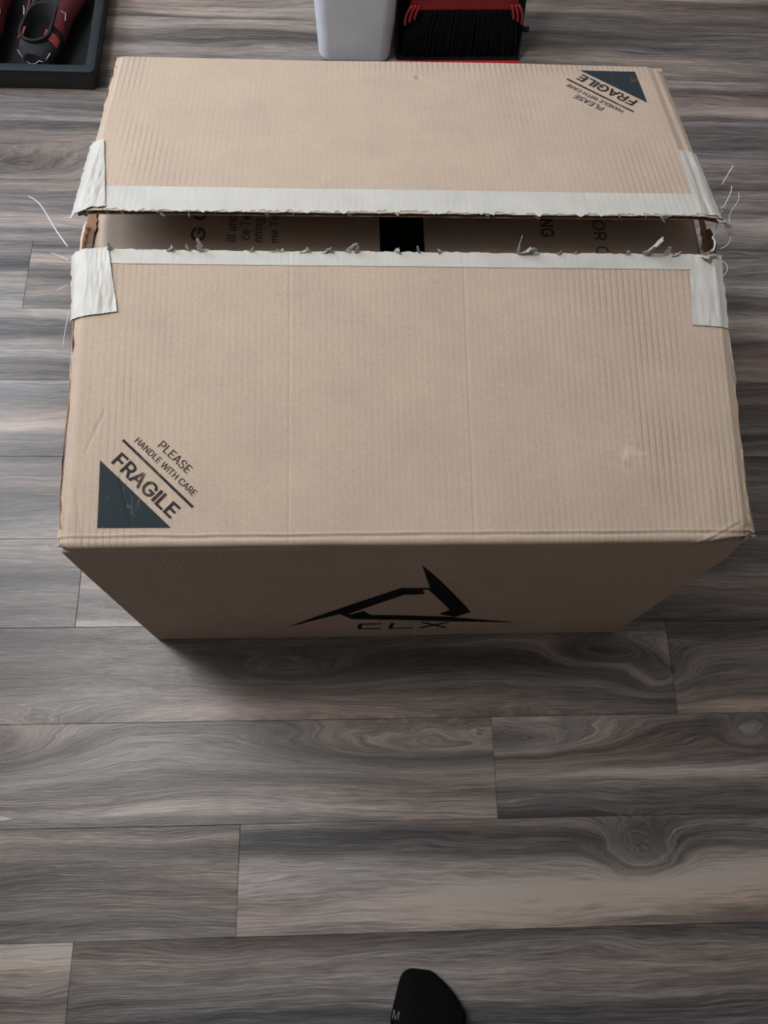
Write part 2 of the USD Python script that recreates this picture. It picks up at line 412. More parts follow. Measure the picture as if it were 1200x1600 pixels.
struct('wall_front', box(WIN_X, X_R, Y_F - T_W, Y_F, 0, Z_C), M_WALL)
ceil = UsdGeom.Xform.Define(stage, '/World/ceiling').GetPrim()
tag(ceil, 'flat pale ceiling with a round fitting for its globe lamp', kind='structure')
obj('ceiling_panel', box(WIN_X, X_R, Y_F, Y_B, Z_C, Z_C + 0.1), M_CEIL, ceil)
fit = trimesh.creation.cylinder(0.07, 0.06, sections=40)
fit.apply_translation((LAMP[0], LAMP[1], Z_C - 0.032))
obj('light_fitting', fit, M_TRIM, ceil, smooth=40)
struct('baseboard_back', box(WIN_X + 0.015, X_R - 0.015, Y_B - 0.014, Y_B, 0, 0.09), M_TRIM)
struct('baseboard_left', box(WIN_X, WIN_X + 0.014, Y_F + 0.015, Y_B - 0.015, 0, 0.09), M_TRIM)

# ------------------------------------------------------------------ the cardboard box
BX, BY, BYAW = -0.28864153, 0.25206081, 0.00503966
W, D, H = 0.72095598, 0.66820999, 0.46513507
LF, LB, TF, TB = 0.3285, 0.3098, 0.14865554, 0.21162894
PITCHF, TH = 0.0069, 0.0055
carton = thing('cardboard_box', 'large brown cardboard box with slit white tape across its raised top flaps', 'box', (BX, BY, 0), BYAW)


def smoothstep(a, b, x):
    t = np.clip((x - a) / (b - a), 0, 1)
    return t * t * (3 - 2 * t)


def seg_dist(u, v, a, b):
    a, b = np.asarray(a), np.asarray(b)
    d = b - a
    t = np.clip(((u - a[0]) * d[0] + (v - a[1]) * d[1]) / (d @ d), 0, 1)
    return np.hypot(u - a[0] - t * d[0], v - a[1] - t * d[1])


def detail_front(u, v):
    z = np.zeros(3)
    m = fbm(np.stack([u * 9, v * 5, 0 * u], -1), 3, 3)
    edge = smoothstep(0.40, 0.72, u) * 0.75 + 0.25 + 0.6 * smoothstep(0.13, 0.03, u)
    amp = 0.00002 + 0.00009 * edge * smoothstep(0.38, 0.75, m)
    d = amp * np.cos(2 * np.pi * u / PITCHF)
    d = d + 0.0022 * (fbm(np.stack([u * 4, v * 4, 0 * u + 5], -1), 2, 9) - 0.5)
    d = d - 0.0045 * smoothstep(0.013, -0.002, u) ** 1.0                                   # left edge bent down
    d = d - 0.004 * smoothstep(W - 0.012, W + 0.002, u)
    wob = 0.0016 * (fbm(np.stack([u * 24, 0 * u, 0 * u + 2], -1), 3, 12) - 0.5)
    d = d + 0.0007 * np.exp(-(v - wob - 0.0120) ** 2 / 0.0011 ** 2) - 0.0012 * np.exp(-(v - wob - 0.0088) ** 2 / 0.0015 ** 2) * (0.7 + 0.6 * (noise(np.stack([u * 60, 0 * u, 0 * u], -1)) - 0.5))   # score line
    cs = (u - 0.672) * 0.47 - (v - 0.0) * 0.88                                              # dented front right corner
    d = d - 0.006 * smoothstep(0.0, 0.022, cs) - 0.0004 * np.exp(-(cs / 0.0016) ** 2)
    d = d + 0.0006 * np.exp(-((cs + 0.003) / 0.0022) ** 2) * smoothstep(0.05, 0.02, v)
    for a, b in (((0.0405, 0.146), (0.022, 0.10)), ((0.0144, 0.06), (0.0255, 0.004)), ((0.058, 0.072), (0.073, 0.022))):
        d = d - 0.0007 * np.exp(-(seg_dist(u, v, a, b) / 0.0013) ** 2)
    for uu in (0.232, 0.424):                                                              # faint machine creases
        d = d - 0.00025 * np.exp(-((u - uu) / 0.0012) ** 2)
    sc = np.exp(-(((u - 0.5955) * 0.8 + (v - 0.092) * 0.6) / 0.019) ** 4 - ((-(u - 0.5955) * 0.6 + (v - 0.092) * 0.8) / 0.011) ** 4)
    d = d + sc * 0.0016 * (noise(np.stack([u * 260, v * 420, 0 * u], -1), 4) - 0.5)
    return d


def detail_back(u, v):
    m = fbm(np.stack([u * 7, v * 6, 0 * u], -1), 3, 23)
    edge = 0.2 + 0.8 * smoothstep(0.35, 0.70, u) + 0.75 * smoothstep(0.22, 0.02, u) + 1.0 * smoothstep(0.045, 0.0, v)
    amp = 0.00002 + 0.00009 * edge * smoothstep(0.38, 0.72, m)
    d = amp * np.cos(2 * np.pi * u / PITCHF)
    d = d + 0.0024 * (fbm(np.stack([u * 4, v * 4, 0 * u + 15], -1), 2, 29) - 0.5)
    d = d - 0.0022 * smoothstep(W - 0.022, W - 0.012, u) - 0.003 * smoothstep(W - 0.008, W + 0.002, u)
    d = d - 0.003 * smoothstep(0.010, -0.002, u)
    d = d - 0.002 * np.exp(-(((u - 0.389) / 0.004) ** 2 + ((v - 0.036) / 0.003) ** 2))       # small nick
    return d


def surf_front(u, v, off=0.0):
    u, v = np.asarray(u, float), np.asarray(v, float)
    d = detail_front(u, v) + off
    # the flap turns over into the front panel in a rounded lip for v < 0.006
    b = np.clip(0.006 - v, 0, None)
    ang = np.clip(b / 0.0065, 0, math.pi / 2 + TF)
    r = 0.0065
    over = np.clip(b - r * (math.pi / 2 + TF), 0, None)
    y0, z0 = 0.006 * math.cos(TF), H + 0.006 * math.sin(TF)
    cy, cz = y0 + r * math.sin(TF), z0 - r * math.cos(TF)
    nrm_y, nrm_z = -np.sin(TF + ang), np.cos(TF + ang)
    on = v >= 0.006
    y = np.where(on, v * math.cos(TF) - d * math.sin(TF), cy + nrm_y * (r + d))
    z = np.where(on, H + v * math.sin(TF) + d * math.cos(TF), cz + nrm_z * (r + d) - over)
    # freed edge of tape hangs down beside the flap
    z = z - 1.1 * np.clip(-0.001 - u, 0, None) - 1.1 * np.clip(u - W - 0.001, 0, None)
    return np.stack([u + 0 * z, y, z], -1)


def surf_back(u, v, off=0.0):
    u, v = np.asarray(u, float), np.asarray(v, float)
    d = detail_back(u, v) + off
    y = D - v * math.cos(TB) + d * math.sin(TB)
    z = H + v * math.sin(TB) + d * math.cos(TB)
    z = z - 1.1 * np.clip(-0.001 - u, 0, None) - 1.1 * np.clip(u - W - 0.001, 0, None)
    return np.stack([u + 0 * z, y, z], -1)


def ragged(t, seed, amp, scale):
    return amp * (fbm(np.stack([t * scale, 0 * t + seed * 3.1, 0 * t], -1), 4, seed) - 0.5) * 2


def flap(surf, L, rough, name, label, v0, wear_fn, seed):
    vs = np.r_[np.linspace(0, 0.105, 40, endpoint=False), np.linspace(0.105, 1, 66)]
    nu, nv = int(W / PITCHF * 9), len(vs)
    u, v = np.meshgrid(np.linspace(0, W, nu), vs, indexing='ij')
    vv = v0 + (L + rough * (fbm(np.stack([u * 70, 0 * u + seed, 0 * u], -1), 4, seed) - 0.55) - v0) * v
    su = u + (ragged(vv[:1] * 1.0, seed, 0.0022, 40.0) * (1 - smoothstep(0, 0.02, u)) + ragged(vv[:1], seed + 1, 0.0016, 40.0) * smoothstep(W - 0.02, W, u))
    P = surf(su, vv)
    if surf is surf_back:
        P = P[::-1]
    vert, fac = slab(P, 0.0006)
    root = UsdGeom.Xform.Define(stage, f'{carton.GetPath()}/{numbered(str(carton.GetPath()), name)}').GetPrim()
    tag(root, label)
    o = obj('outer_liner', (vert, fac), M_CARD, root, smooth=True)
    w = np.zeros(len(vert)); s = np.zeros(len(vert))
    ww, ss = wear_fn(su, vv)
    if surf is surf_back:
        ww, ss = ww[::-1], ss[::-1]
    w[:nu * nv], s[:nu * nv] = ww.ravel(), ss.ravel()
    floats(o, 'wear', np.clip(w, 0, 1)); floats(o, 'scuff', np.clip(s, 0, 1))
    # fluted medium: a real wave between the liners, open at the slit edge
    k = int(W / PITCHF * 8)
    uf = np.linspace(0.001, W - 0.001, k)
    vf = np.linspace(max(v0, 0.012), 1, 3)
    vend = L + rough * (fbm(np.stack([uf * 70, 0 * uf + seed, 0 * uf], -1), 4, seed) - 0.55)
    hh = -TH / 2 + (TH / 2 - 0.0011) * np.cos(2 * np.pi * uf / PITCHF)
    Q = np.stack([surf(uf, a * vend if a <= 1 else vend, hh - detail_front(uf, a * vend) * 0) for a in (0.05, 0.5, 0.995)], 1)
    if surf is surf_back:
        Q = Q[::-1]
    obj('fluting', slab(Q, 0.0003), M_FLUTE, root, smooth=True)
    ub, vb = np.meshgrid(np.linspace(0, W, 60), np.linspace(0.03, 1, 8), indexing='ij')
    R = surf(ub, vb * (L - 0.001), -TH + 0.0004)
    if surf is surf_back:
        R = R[::-1]
    obj('inner_liner', slab(R, 0.0005), M_CARD_IN, root, smooth=True)
    return root


def wear_front(u, v):
    m = fbm(np.stack([u * 16, v * 9, 0 * u], -1), 3, 41)
    ph = np.cos(2 * np.pi * u / PITCHF)
    groove = smoothstep(-0.80, -1.0, ph)
    right = smoothstep(0.42, 0.66, u)
    w = groove * (0.10 + 0.62 * right * smoothstep(0.36, 0.66, m) + 0.42 * smoothstep(0.12, 0.03, u) * smoothstep(0.45, 0.7, m))
    rubbed = groove * smoothstep(0.60, 0.71, u) * np.exp(-((v - 0.07) / 0.06) ** 2) * smoothstep(0.45, 0.62, fbm(np.stack([u * 30, v * 25, 0 * u], -1), 3, 44))
    w = w + 0.75 * rubbed
    for a, b in (((0.058, 0.072), (0.073, 0.022)),):
        w = w + 0.6 * np.exp(-(seg_dist(u, v + 0.002 * (noise(np.stack([u * 200, v * 200, 0 * u], -1)) - .5), a, b) / 0.0009) ** 2)
    sc = np.exp(-(((u - 0.5955) * 0.8 + (v - 0.092) * 0.6) / 0.019) ** 4 - ((-(u - 0.5955) * 0.6 + (v - 0.092) * 0.8) / 0.011) ** 4)
    s = 0.60 * sc * smoothstep(0.42, 0.6, fbm(np.stack([u * 120, v * 250, 0 * u], -1), 2, 6))
    s = s + 0.35 * smoothstep(0.006, 0.002, v) * smoothstep(0.35, 0.6, fbm(np.stack([u * 30, v * 90, 0 * u], -1), 3, 66))
    return w, s


def wear_back(u, v):
    m = fbm(np.stack([u * 14, v * 9, 0 * u], -1), 3, 51)
    groove = smoothstep(-0.80, -1.0, np.cos(2 * np.pi * u / PITCHF))
    w = groove * (0.08 + 0.48 * smoothstep(0.42, 0.66, u) * smoothstep(0.36, 0.66, m) + 0.48 * smoothstep(0.25, 0.03, u) * smoothstep(0.42, 0.7, m) + 0.62 * smoothstep(0.034, 0.006, v) * smoothstep(0.22, 0.36, u))
    w = w + 0.8 * np.exp(-(((u - 0.3885) / 0.0022) ** 2 + ((v - 0.0365) / 0.003) ** 2))
    return w, 0 * u


front_flap = flap(surf_front, LF, 0.0012, 'top_flap', 'front top flap rising to the slit, printed with a care mark', -0.016, wear_front, 3)
back_flap = flap(surf_back, LB, 0.0022, 'top_flap', 'back top flap with its cut corrugated edge showing', 0.0, wear_back, 5)


def board(P, t=TH, mat_=M_CARD):
    return slab(P, t)


# upright panels
def panel(name, P, label=None):
    return obj(name, slab(P, TH), M_CARD, carton, smooth=True)


zz = np.linspace(0.0015, H - 0.0145, 40)
u1, z1 = np.meshgrid(np.linspace(0, W, int(W / PITCHF * 5)), zz, indexing='ij')
m1 = fbm(np.stack([u1 * 8, z1 * 8, 0 * u1], -1), 3, 71)
dy = 0.00018 * smoothstep(0.3, 0.6, m1) * np.cos(2 * np.pi * u1 / PITCHF) + 0.003 * (fbm(np.stack([u1 * 3, z1 * 3, 0 * u1], -1), 2, 72) - 0.5)
fp = UsdGeom.Xform.Define(stage, f'{carton.GetPath()}/front_panel').GetPrim()
tag(fp, 'front panel in shade, printed with a black triangular emblem')
sl = slab(np.stack([u1, -dy + 0.006 * smoothstep(0.0, 0.022, (u1 - 0.672) * 0.47) * smoothstep(H - 0.08, H - 0.014, z1), z1], -1), TH)
fo = obj('outer_liner', sl, M_CARD, fp, smooth=True)
wf = np.zeros(len(sl[0]))
wf[:u1.size] = (smoothstep(-0.8, -1.0, np.cos(2 * np.pi * u1 / PITCHF)) * 0.16 * smoothstep(0.4, 0.6, m1)).ravel()
floats(fo, 'wear', wf); floats(fo, 'scuff', 0 * wf)
for nm, x0, x1_ in (('side_panel', 0.0, TH), ('side_panel', W - TH, W)):
    obj(nm, box(x0, x1_, TH + 0.0002, D - TH - 0.0002, 0.0015, H - 0.010), M_CARD, carton)
obj('back_panel', box(0, W, D - TH, D, 0.0015, H - 0.002), M_CARD, carton)
obj('bottom_panel', box(TH, W - TH, TH, D - TH, 0.002, 0.002 + TH), M_CARD_IN, carton)

# inner (minor) flaps lying flat below, with a gap between them
GAP0, GAP1 = 0.3345, 0.388


def inner_flap(u0, u1_, hinge, label):
    uu = np.linspace(u0, u1_, 60)
    yy = np.linspace(0.012, D - 0.012, 40)
    u, y = np.meshgrid(uu, yy, indexing='ij')
    hd = np.abs(u - hinge)
    z = H - 0.0015 - 0.006 * smoothstep(0.012, -0.002, hd) + 0.002 * smoothstep(0, 0.05, hd) + 0.0002 * np.cos(2 * np.pi * y / PITCHF)
    P = np.stack([u, y, z], -1)
    r = UsdGeom.Xform.Define(stage, f'{carton.GetPath()}/{numbered(str(carton.GetPath()), "inner_flap")}').GetPrim()
    tag(r, label)
    obj('board', slab(P, TH * 0.9), M_CARD, r, smooth=True)
    return r


inner_l = inner_flap(-0.004, GAP0, -0.004, 'left inner flap seen through the slit')
inner_r = inner_flap(GAP1, W + 0.006, W + 0.006, 'right inner flap seen through the slit')


def torn_strip(pts, w, seed, m, parent, name='torn_edge', tilt=0.5):
    """A crumpled paper strip along pts, width w, standing off at an angle."""
    c = spline(pts, 6)
    n = len(c)
    a = np.linspace(-0.5, 0.5, 5)
    g = rng.normal(0, 1, (n, 5)) if seed is None else np.random.default_rng(seed).normal(0, 1, (n, 5))
    width = w * (0.75 + 0.35 * np.abs(np.random.default_rng(seed + 1).normal(0, 1, n)))
    P = c[:, None, :] + np.stack([a[None] * width[:, None], 0 * g, tilt * a[None] * width[:, None] + g * 0.0007], -1)
    return obj(name, slab(P, 0.0005), m, parent, smooth=True)


# torn brown board at the ends of the slit
for xx, sd, sg in ((-0.0085, 21, -1), (W + 0.0125, 31, 1)):
    torn_strip([(xx, 0.33, H - 0.004), (xx - 0.001, 0.36, H - 0.001), (xx + 0.001, 0.39, H - 0.003), (xx, 0.43, H - 0.004)], 0.011, sd, M_TORN, carton, tilt=-0.3 * sg)
    torn_strip([(xx + sg * 0.003, 0.345, H + 0.0005), (xx + sg * 0.0045, 0.37, H + 0.004), (xx + sg * 0.003, 0.40, H + 0.0015)], 0.004, sd + 5, M_TORN_LIGHT if sg < 0 else M_TORN, carton, tilt=1.2)


# --- tape
def tape(parent, surf, corners, seed, rag=(0, 0, 0, 0), n=(60, 16), label=None, off=0.0007, wr=0.0005, name='corner_tape'):
    """corners: (u, v) of a00 (i=0,j=0), a10, a11, a01; rag: raggedness of the edges i=0, i=1, j=0, j=1."""
    a00, a10, a11, a01 = map(np.asarray, corners)
    s, t = np.meshgrid(np.linspace(0, 1, n[0]), np.linspace(0, 1, n[1]), indexing='ij')
    q = ((1 - s) * (1 - t))[..., None] * a00 + (s * (1 - t))[..., None] * a10 + (s * t)[..., None] * a11 + ((1 - s) * t)[..., None] * a01
    lu, lv = np.linalg.norm(a10 - a00), np.linalg.norm(a01 - a00)
    eu, ev = (a10 - a00) / lu, (a01 - a00) / lv
    f = lambda w, k: fbm(np.stack([w * 1.0, 0 * w + k, 0 * w], -1), 5, seed + int(k)) - 0.5
    near = lambda w: np.clip(1 - w / 0.3, 0, 1)
    q = q + eu * (rag[0] * f(t * lv * 170, 1.0) * near(s) + rag[1] * f(t * lv * 170, 2.0) * near(1 - s))[..., None]
    q = q + ev * (rag[2] * f(s * lu * 170, 3.0) * near(t) + rag[3] * f(s * lu * 170, 4.0) * near(1 - t))[..., None]
    u, v = q[..., 0], q[..., 1]
    w = wr * 2 * (fbm(np.stack([u * 190, v * 34, 0 * u + seed], -1), 3, seed) - 0.4)
    P = surf(u, v, off + w)
    N = np.cross(np.gradient(P, axis=0), np.gradient(P, axis=1))
    if N[..., 2].mean() < 0:
        P = P[:, ::-1]
    return tag(obj(name, slab(P, 0.00035), M_TAPE, parent, smooth=True), label)


tape(front_flap, surf_front, ((0.036, 0.3128), (0.690, 0.3108), (0.693, LF + 0.0010), (0.030, LF + 0.0010)), 101, (0, 0, 0, 0.0035), (420, 10), 'long white tape strip along the slit', 0.0006, 0.00012, 'tape_strip')
tape(front_flap, surf_front, ((-0.0025, 0.2480), (0.0478, 0.2558), (0.0345, LF + 0.003), (-0.008, LF - 0.001)), 102, (0.005, 0.0008, 0.001, 0.003), (40, 60), 'wrinkled white tape piece on the left corner', 0.0017, 0.0017)
tape(front_flap, surf_front, ((0.678, 0.2435), (0.7205, 0.2406), (0.7215, LF + 0.002), (0.6822, LF - 0.0005)), 103, (0, 0.003, 0.0006, 0.004), (40, 50), 'ribbed white tape piece on the right corner', 0.0013, 0.0006)
tape(back_flap, surf_back, ((0.024, 0.2672), (0.696, 0.2705), (0.7065, LB - 0.0012), (0.031, LB - 0.0012)), 104, (0, 0, 0, 0.0125), (460, 12), 'long white tape strip with a ragged torn edge', 0.0006, 0.00015, 'tape_strip')
tape(back_flap, surf_back, ((-0.0065, 0.1845), (0.0117, 0.1826), (0.0315, LB - 0.006), (-0.0075, LB + 0.005)), 105, (0.005, 0.0008, 0.001, 0.007), (40, 60), 'frayed white tape piece on the left corner', 0.0017, 0.0015)
tape(back_flap, surf_back, ((0.6988, 0.1869), (0.7244, 0.1862), (0.7265, LB - 0.002), (0.693, LB - 0.004)), 106, (0, 0.003, 0.0008, 0.004), (40, 60), 'ribbed white tape piece on the right corner', 0.0013, 0.0006)

# --- torn paper scraps along the slit edges: a twisted little sheet each


def scrap(parent, surf, u, v, ln, wd, lean, seed, m=M_SCRAP, droop=0.0):
    r = np.random.default_rng(seed)
    n, k = 9, 4
    s = np.linspace(0, 1, n)[:, None]
    t = np.linspace(-0.5, 0.5, k)[None]
    base = surf(u, v, 0.0006)
    tw = r.uniform(-1.2, 1.2) * s * 1.6 + r.uniform(-0.5, 0.5)
    wid = wd * (1 - 0.55 * s) * (1 + 0.25 * r.normal(0, 1, (n, 1)))
    bend = lean + r.uniform(-0.6, 0.6) * s * 1.5
    cx = np.cumsum(np.r_[[[0]], np.sin(bend[1:]) * ln / (n - 1)], 0)
    cz = np.cumsum(np.r_[[[0]], np.cos(bend[1:]) * ln / (n - 1)], 0)
    x = cx + np.cos(tw) * t * wid + r.normal(0, wd * 0.05, (n, k))
    y = np.sin(tw) * t * wid + droop * s * ln + r.normal(0, wd * 0.08, (n, k))
    z = cz + 0 * t + r.normal(0, wd * 0.05, (n, k))
    P = base + np.stack([x, y, z], -1)
    return obj('torn_scrap', slab(P, 0.0004), m, parent, smooth=True)


SCR = [(0.0365, .010, .006, .2), (0.100, .007, .008, .5), (0.122, .009, .005, -.5), (0.1335, .016, .007, .3), (0.1375, .006, .008, -.7), (0.189, .006, .005, .4), (0.213, .006, .006, 1.0), (0.2205, .005, .004, .9),
       (0.245, .006, .007, .9), (0.2525, .006, .006, -.5), (0.2715, .007, .008, .5), (0.2785, .007, .006, -.6), (0.2955, .015, .006, .25), (0.3065, .009, .006, -.3), (0.349, .005, .010, 1.1),
       (0.3755, .009, .005, -.5), (0.400, .005, .006, -.9), (0.4865, .024, .0035, -.2), (0.4905, .012, .010, .9), (0.4975, .008, .014, 1.1), (0.532, .004, .006, .7), (0.5505, .004, .003, .2),
       (0.611, .006, .006, .4), (0.633, .025, .013, .1), (0.6345, .018, .007, .1), (0.655, .011, .008, .6), (0.665, .006, .012, 1.2), (0.699, .012, .007, .6)]
for i, (u, ln, wd, lean) in enumerate(SCR):
    scrap(front_flap, surf_front, u, LF - 0.0003, ln, wd, lean, 200 + i, droop=0.25)
for i, u in enumerate((0.708, 0.704)):
    scrap(front_flap, surf_front, u, LF - 0.004, 0.010, 0.012, -0.9, 260 + i, M_TORN_LIGHT if i else M_SCRAP, droop=-0.4)
for i, (u, ln, wd, lean) in enumerate([(0.002, .010, .006, 2.2), (-0.009, .012, .004, -1.6), (0.012, .008, .005, 2.9), (0.03, .007, .005, 2.6), (0.047, .006, .003, 3.0), (0.089, .009, .006, 2.7), (0.118, .009, .007, 2.4),
                                       (0.15, .005, .003, 2.9), (0.207, .007, .006, 3.1), (0.234, .006, .005, 2.6), (0.298, .006, .006, 2.9), (0.345, .008, .006, 2.2), (0.452, .006, .006, 2.9), (0.505, .010, .005, 2.5),
                                       (0.602, .007, .003, 2.4), (0.634, .005, .004, 3.0), (0.655, .009, .012, 2.6), (0.716, .012, .008, 2.3)]):
    scrap(back_flap, surf_back, u, LB - 0.0005, ln, wd, lean, 300 + i, droop=-0.15)


# --- plastic strands pulled out of the cut tape (points in box coordinates)
def strand(parent, pts, r, z0, dz, name='tape_strand'):
    c, s = math.cos(BYAW), math.sin(BYAW)
    p = np.asarray(pts)
    x, y = p[:, 0] - BX, p[:, 1] - BY
    k = np.linspace(0, 1, len(p))
    q = np.stack([c * x + s * y, -s * x + c * y, z0 + dz * k], -1)
    q = spline(q, 8)
    r = r * 0.66
    return obj(name, tube(q, r, 6, np.linspace(0.75, 1.0, len(q))), M_STRAND, parent, smooth=True)


strand(front_flap, [(-0.3571, 0.6609), (-0.3451, 0.6512), (-0.3277, 0.6247), (-0.3147, 0.6038), (-0.3025, 0.5860)], 0.00115, 0.500, 0.008)
strand(front_flap, [(-0.3228, 0.5838), (-0.3117, 0.578), (-0.3015, 0.5711)], 0.0006, 0.500, 0.004)
strand(front_flap, [(-0.3113, 0.5335), (-0.306, 0.538), (-0.300, 0.5421)], 0.0008, 0.500, 0.0)
strand(front_flap, [(-0.3005, 0.4709), (-0.298, 0.4891), (-0.2946, 0.5068)], 0.0007, 0.490, 0.010)
strand(back_flap, [(0.4371, 0.6663), (0.444, 0.677), (0.4517, 0.6885)], 0.0009, 0.531, 0.006)
strand(back_flap, [(0.458, 0.679), (0.4521, 0.6628), (0.4477, 0.6552), (0.4345, 0.6271), (0.4268, 0.6087)], 0.0010, 0.515, -0.008)
strand(back_flap, [(0.4661, 0.6716), (0.4609, 0.6554), (0.4515, 0.6412), (0.4506, 0.6227), (0.445, 0.6035), (0.4348, 0.5971)], 0.0006, 0.513, -0.008)
strand(front_flap, [(0.4342, 0.5801), (0.439, 0.5731), (0.435, 0.5625), (0.4299, 0.5589)], 0.0008, 0.505, 0.0)
strand(front_flap, [(0.4245, 0.6086), (0.4272, 0.6015), (0.4231, 0.5906)], 0.0018, 0.512, -0.004)
scrap(back_flap, surf_back, W + 0.004, LB - 0.004, 0.020, 0.011, 1.9, 401, droop=-0.6)
scrap(back_flap, surf_back, W + 0.010, LB - 0.010, 0.010, 0.007, 1.2, 402, droop=-0.2)
scrap(back_flap, surf_back, W + 0.006, LB - 0.024, 0.006, 0.006, 1.0, 403)
scrap(front_flap, surf_front, -0.001, 0.0005, 0.008, 0.006, -1.5, 404, droop=-0.3)
scrap(front_flap, surf_front, W + 0.000, 0.0005, 0.007, 0.005, 1.4, 405, droop=-0.2)
# crushed brown fold at the front left and right corners of the lip
for xx, sd in ((0.003, 411), (W - 0.003, 421)):
    scrap(front_flap, surf_front, xx, 0.0, 0.006, 0.007, 1.9 if xx < 0.1 else -1.9, sd, M_TORN, droop=-0.5)
# torn light paper down the left and right flap edges
torn_strip([(0.0, 0.30, H + 0.040), (-0.001, 0.25, H + 0.033), (0.0005, 0.19, H + 0.024), (-0.001, 0.12, H + 0.013), (0.0, 0.02, H - 0.002)], 0.0022, 501, M_TORN, front_flap, tilt=1.4)
torn_strip([(W, 0.235, H + 0.030), (W + 0.001, 0.20, H + 0.025), (W, 0.15, H + 0.017)], 0.0025, 511, M_TAPE, front_flap, tilt=-1.0)
torn_strip([(W + 0.0005, 0.10, H + 0.010), (W - 0.001, 0.05, H + 0.003), (W + 0.001, 0.01, H - 0.003)], 0.003, 513, M_TORN_LIGHT, front_flap, tilt=-1.0)
torn_strip([(0.0, D - 0.02, H + 0.0), (-0.002, D - 0.07, H + 0.010), (-0.001, D - 0.11, H + 0.018)], 0.0025, 515, M_TORN, back_flap, tilt=1.0)


# --- printed marks: thin ink following the fluted board
def ink_on(parent, surf, pieces, m, name, label, off=0.00042):
    ms = []
    for t in pieces:
        v, f = trimesh.remesh.subdivide_to_size(t.vertices, t.faces, 0.0035, max_iter=8)
        P = surf(v[:, 0], v[:, 1], off + v[:, 2])
        ms.append(trimesh.Trimesh(P, f, process=False))
    return tag(obj(name, cat(*ms), m, parent), label)


def place_text(text, p0, p1, cap, bold, depth=0.00012, shear=0.0):
    """Lettering from p0 to p1 (baseline) in (u, v), capitals of height cap; + is to the left of the reading direction."""
    ms, at, bw = [], 0.0, (0.20 if bold else 0.13)
    for i, part in enumerate(text.split('I')):        # a plain bar for the letter I
        if i:
            ms.append(trimesh.creation.box((bw, 1.0, 1.0), trimesh.transformations.translation_matrix((at + 0.12 + bw / 2, 0.5, 0.5))))
            at += 0.24 + bw
        m = text_mesh(part, 1.0, 1.0, bold)
        lead = m.bounds[0, 0] if not part.startswith(' ') else -0.2
        m.apply_translation((at - lead, 0, 0))
        ms.append(m)
        at = m.bounds[1, 0]
    t = cat(*ms)
    v = np.array(t.vertices)
    x0, x1_ = v[:, 0].min(), v[:, 0].max()
    p0, p1 = np.asarray(p0), np.asarray(p1)
    L = np.linalg.norm(p1 - p0)
    ex = (p1 - p0) / L
    ey = np.array([-ex[1], ex[0]])
    a = (v[:, 0] - x0) / (x1_ - x0) * L
    b = v[:, 1] * cap
    q = p0 + a[:, None] * ex + b[:, None] * ey
    return trimesh.Trimesh(np.c_[q, (v[:, 2] > 0.5) * depth], t.faces, process=False)


def poly(pts, depth=0.00012):
    t = trimesh.creation.extrude_polygon(Polygon(pts), 1.0, engine='earcut')
    v = np.array(t.vertices)
    v[:, 2] = (v[:, 2] > 0.5) * depth
    return trimesh.Trimesh(v, t.faces, process=False)


def bar(p0, p1, w, depth=0.00012):
    p0, p1 = np.asarray(p0), np.asarray(p1)
    d = (p1 - p0) / np.linalg.norm(p1 - p0)
    n = np.array([-d[1], d[0]]) * w / 2
    return poly([p0 - n, p1 - n, p1 + n, p0 + n], depth)


def care_mark(parent, surf, flip):
    """The care mark in the flap's corner; the back flap carries it turned half around (flap coordinates are mirrored there)."""
    T = (lambda p: (p[0], p[1])) if not flip else (lambda p: (W - 0.0015 - p[0], p[1] - 0.0065))
    tri = [T(p) for p in ((0.0378, 0.0912), (0.0388, 0.0198), (0.1123, 0.0196))]
    if flip:
        mir = lambda m: trimesh.Trimesh(np.c_[W - 0.0015 - m.vertices[:, 0], m.vertices[:, 1] - 0.0065, m.vertices[:, 2]], m.faces[:, ::-1], process=False)
    else:
        mir = lambda m: m
    ink_on(parent, surf, [mir(poly([(0.0378, 0.0912), (0.0388, 0.0198), (0.1123, 0.0196)]))], M_INK_G, 'care_triangle', 'dark green printed triangle')
    ink_on(parent, surf, [mir(place_text('FRAGILE', (0.0491, 0.0888), (0.1114, 0.0291), 0.0148, True))], M_INK_B, 'care_word', 'printed word FRAGILE')
    ink_on(parent, surf, [mir(bar((0.0600, 0.1128), (0.1338, 0.0409), 0.0028))], M_INK_B, 'care_line', 'printed rule')
    ink_on(parent, surf, [mir(place_text('HANDLE WITH CARE', (0.0716, 0.1109), (0.1336, 0.0520), 0.0068, False))], M_INK_B, 'care_word', 'printed words HANDLE WITH CARE')
    ink_on(parent, surf, [mir(place_text('PLEASE', (0.0955, 0.1056), (0.1265, 0.0760), 0.0092, False))], M_INK_B, 'care_word', 'printed word PLEASE')


care_mark(front_flap, surf_front, False)
care_mark(back_flap, surf_back, True)


# emblem on the front panel
def surf_panel(u, z, off=0.0):
    u, z = np.asarray(u, float), np.asarray(z, float)
    m = fbm(np.stack([u * 8, z * 8, 0 * u], -1), 3, 71)
    d = 0.00018 * smoothstep(0.3, 0.6, m) * np.cos(2 * np.pi * u / PITCHF) + 0.003 * (fbm(np.stack([u * 3, z * 3, 0 * u], -1), 2, 72) - 0.5)
    return np.stack([u, -d - off, z], -1)


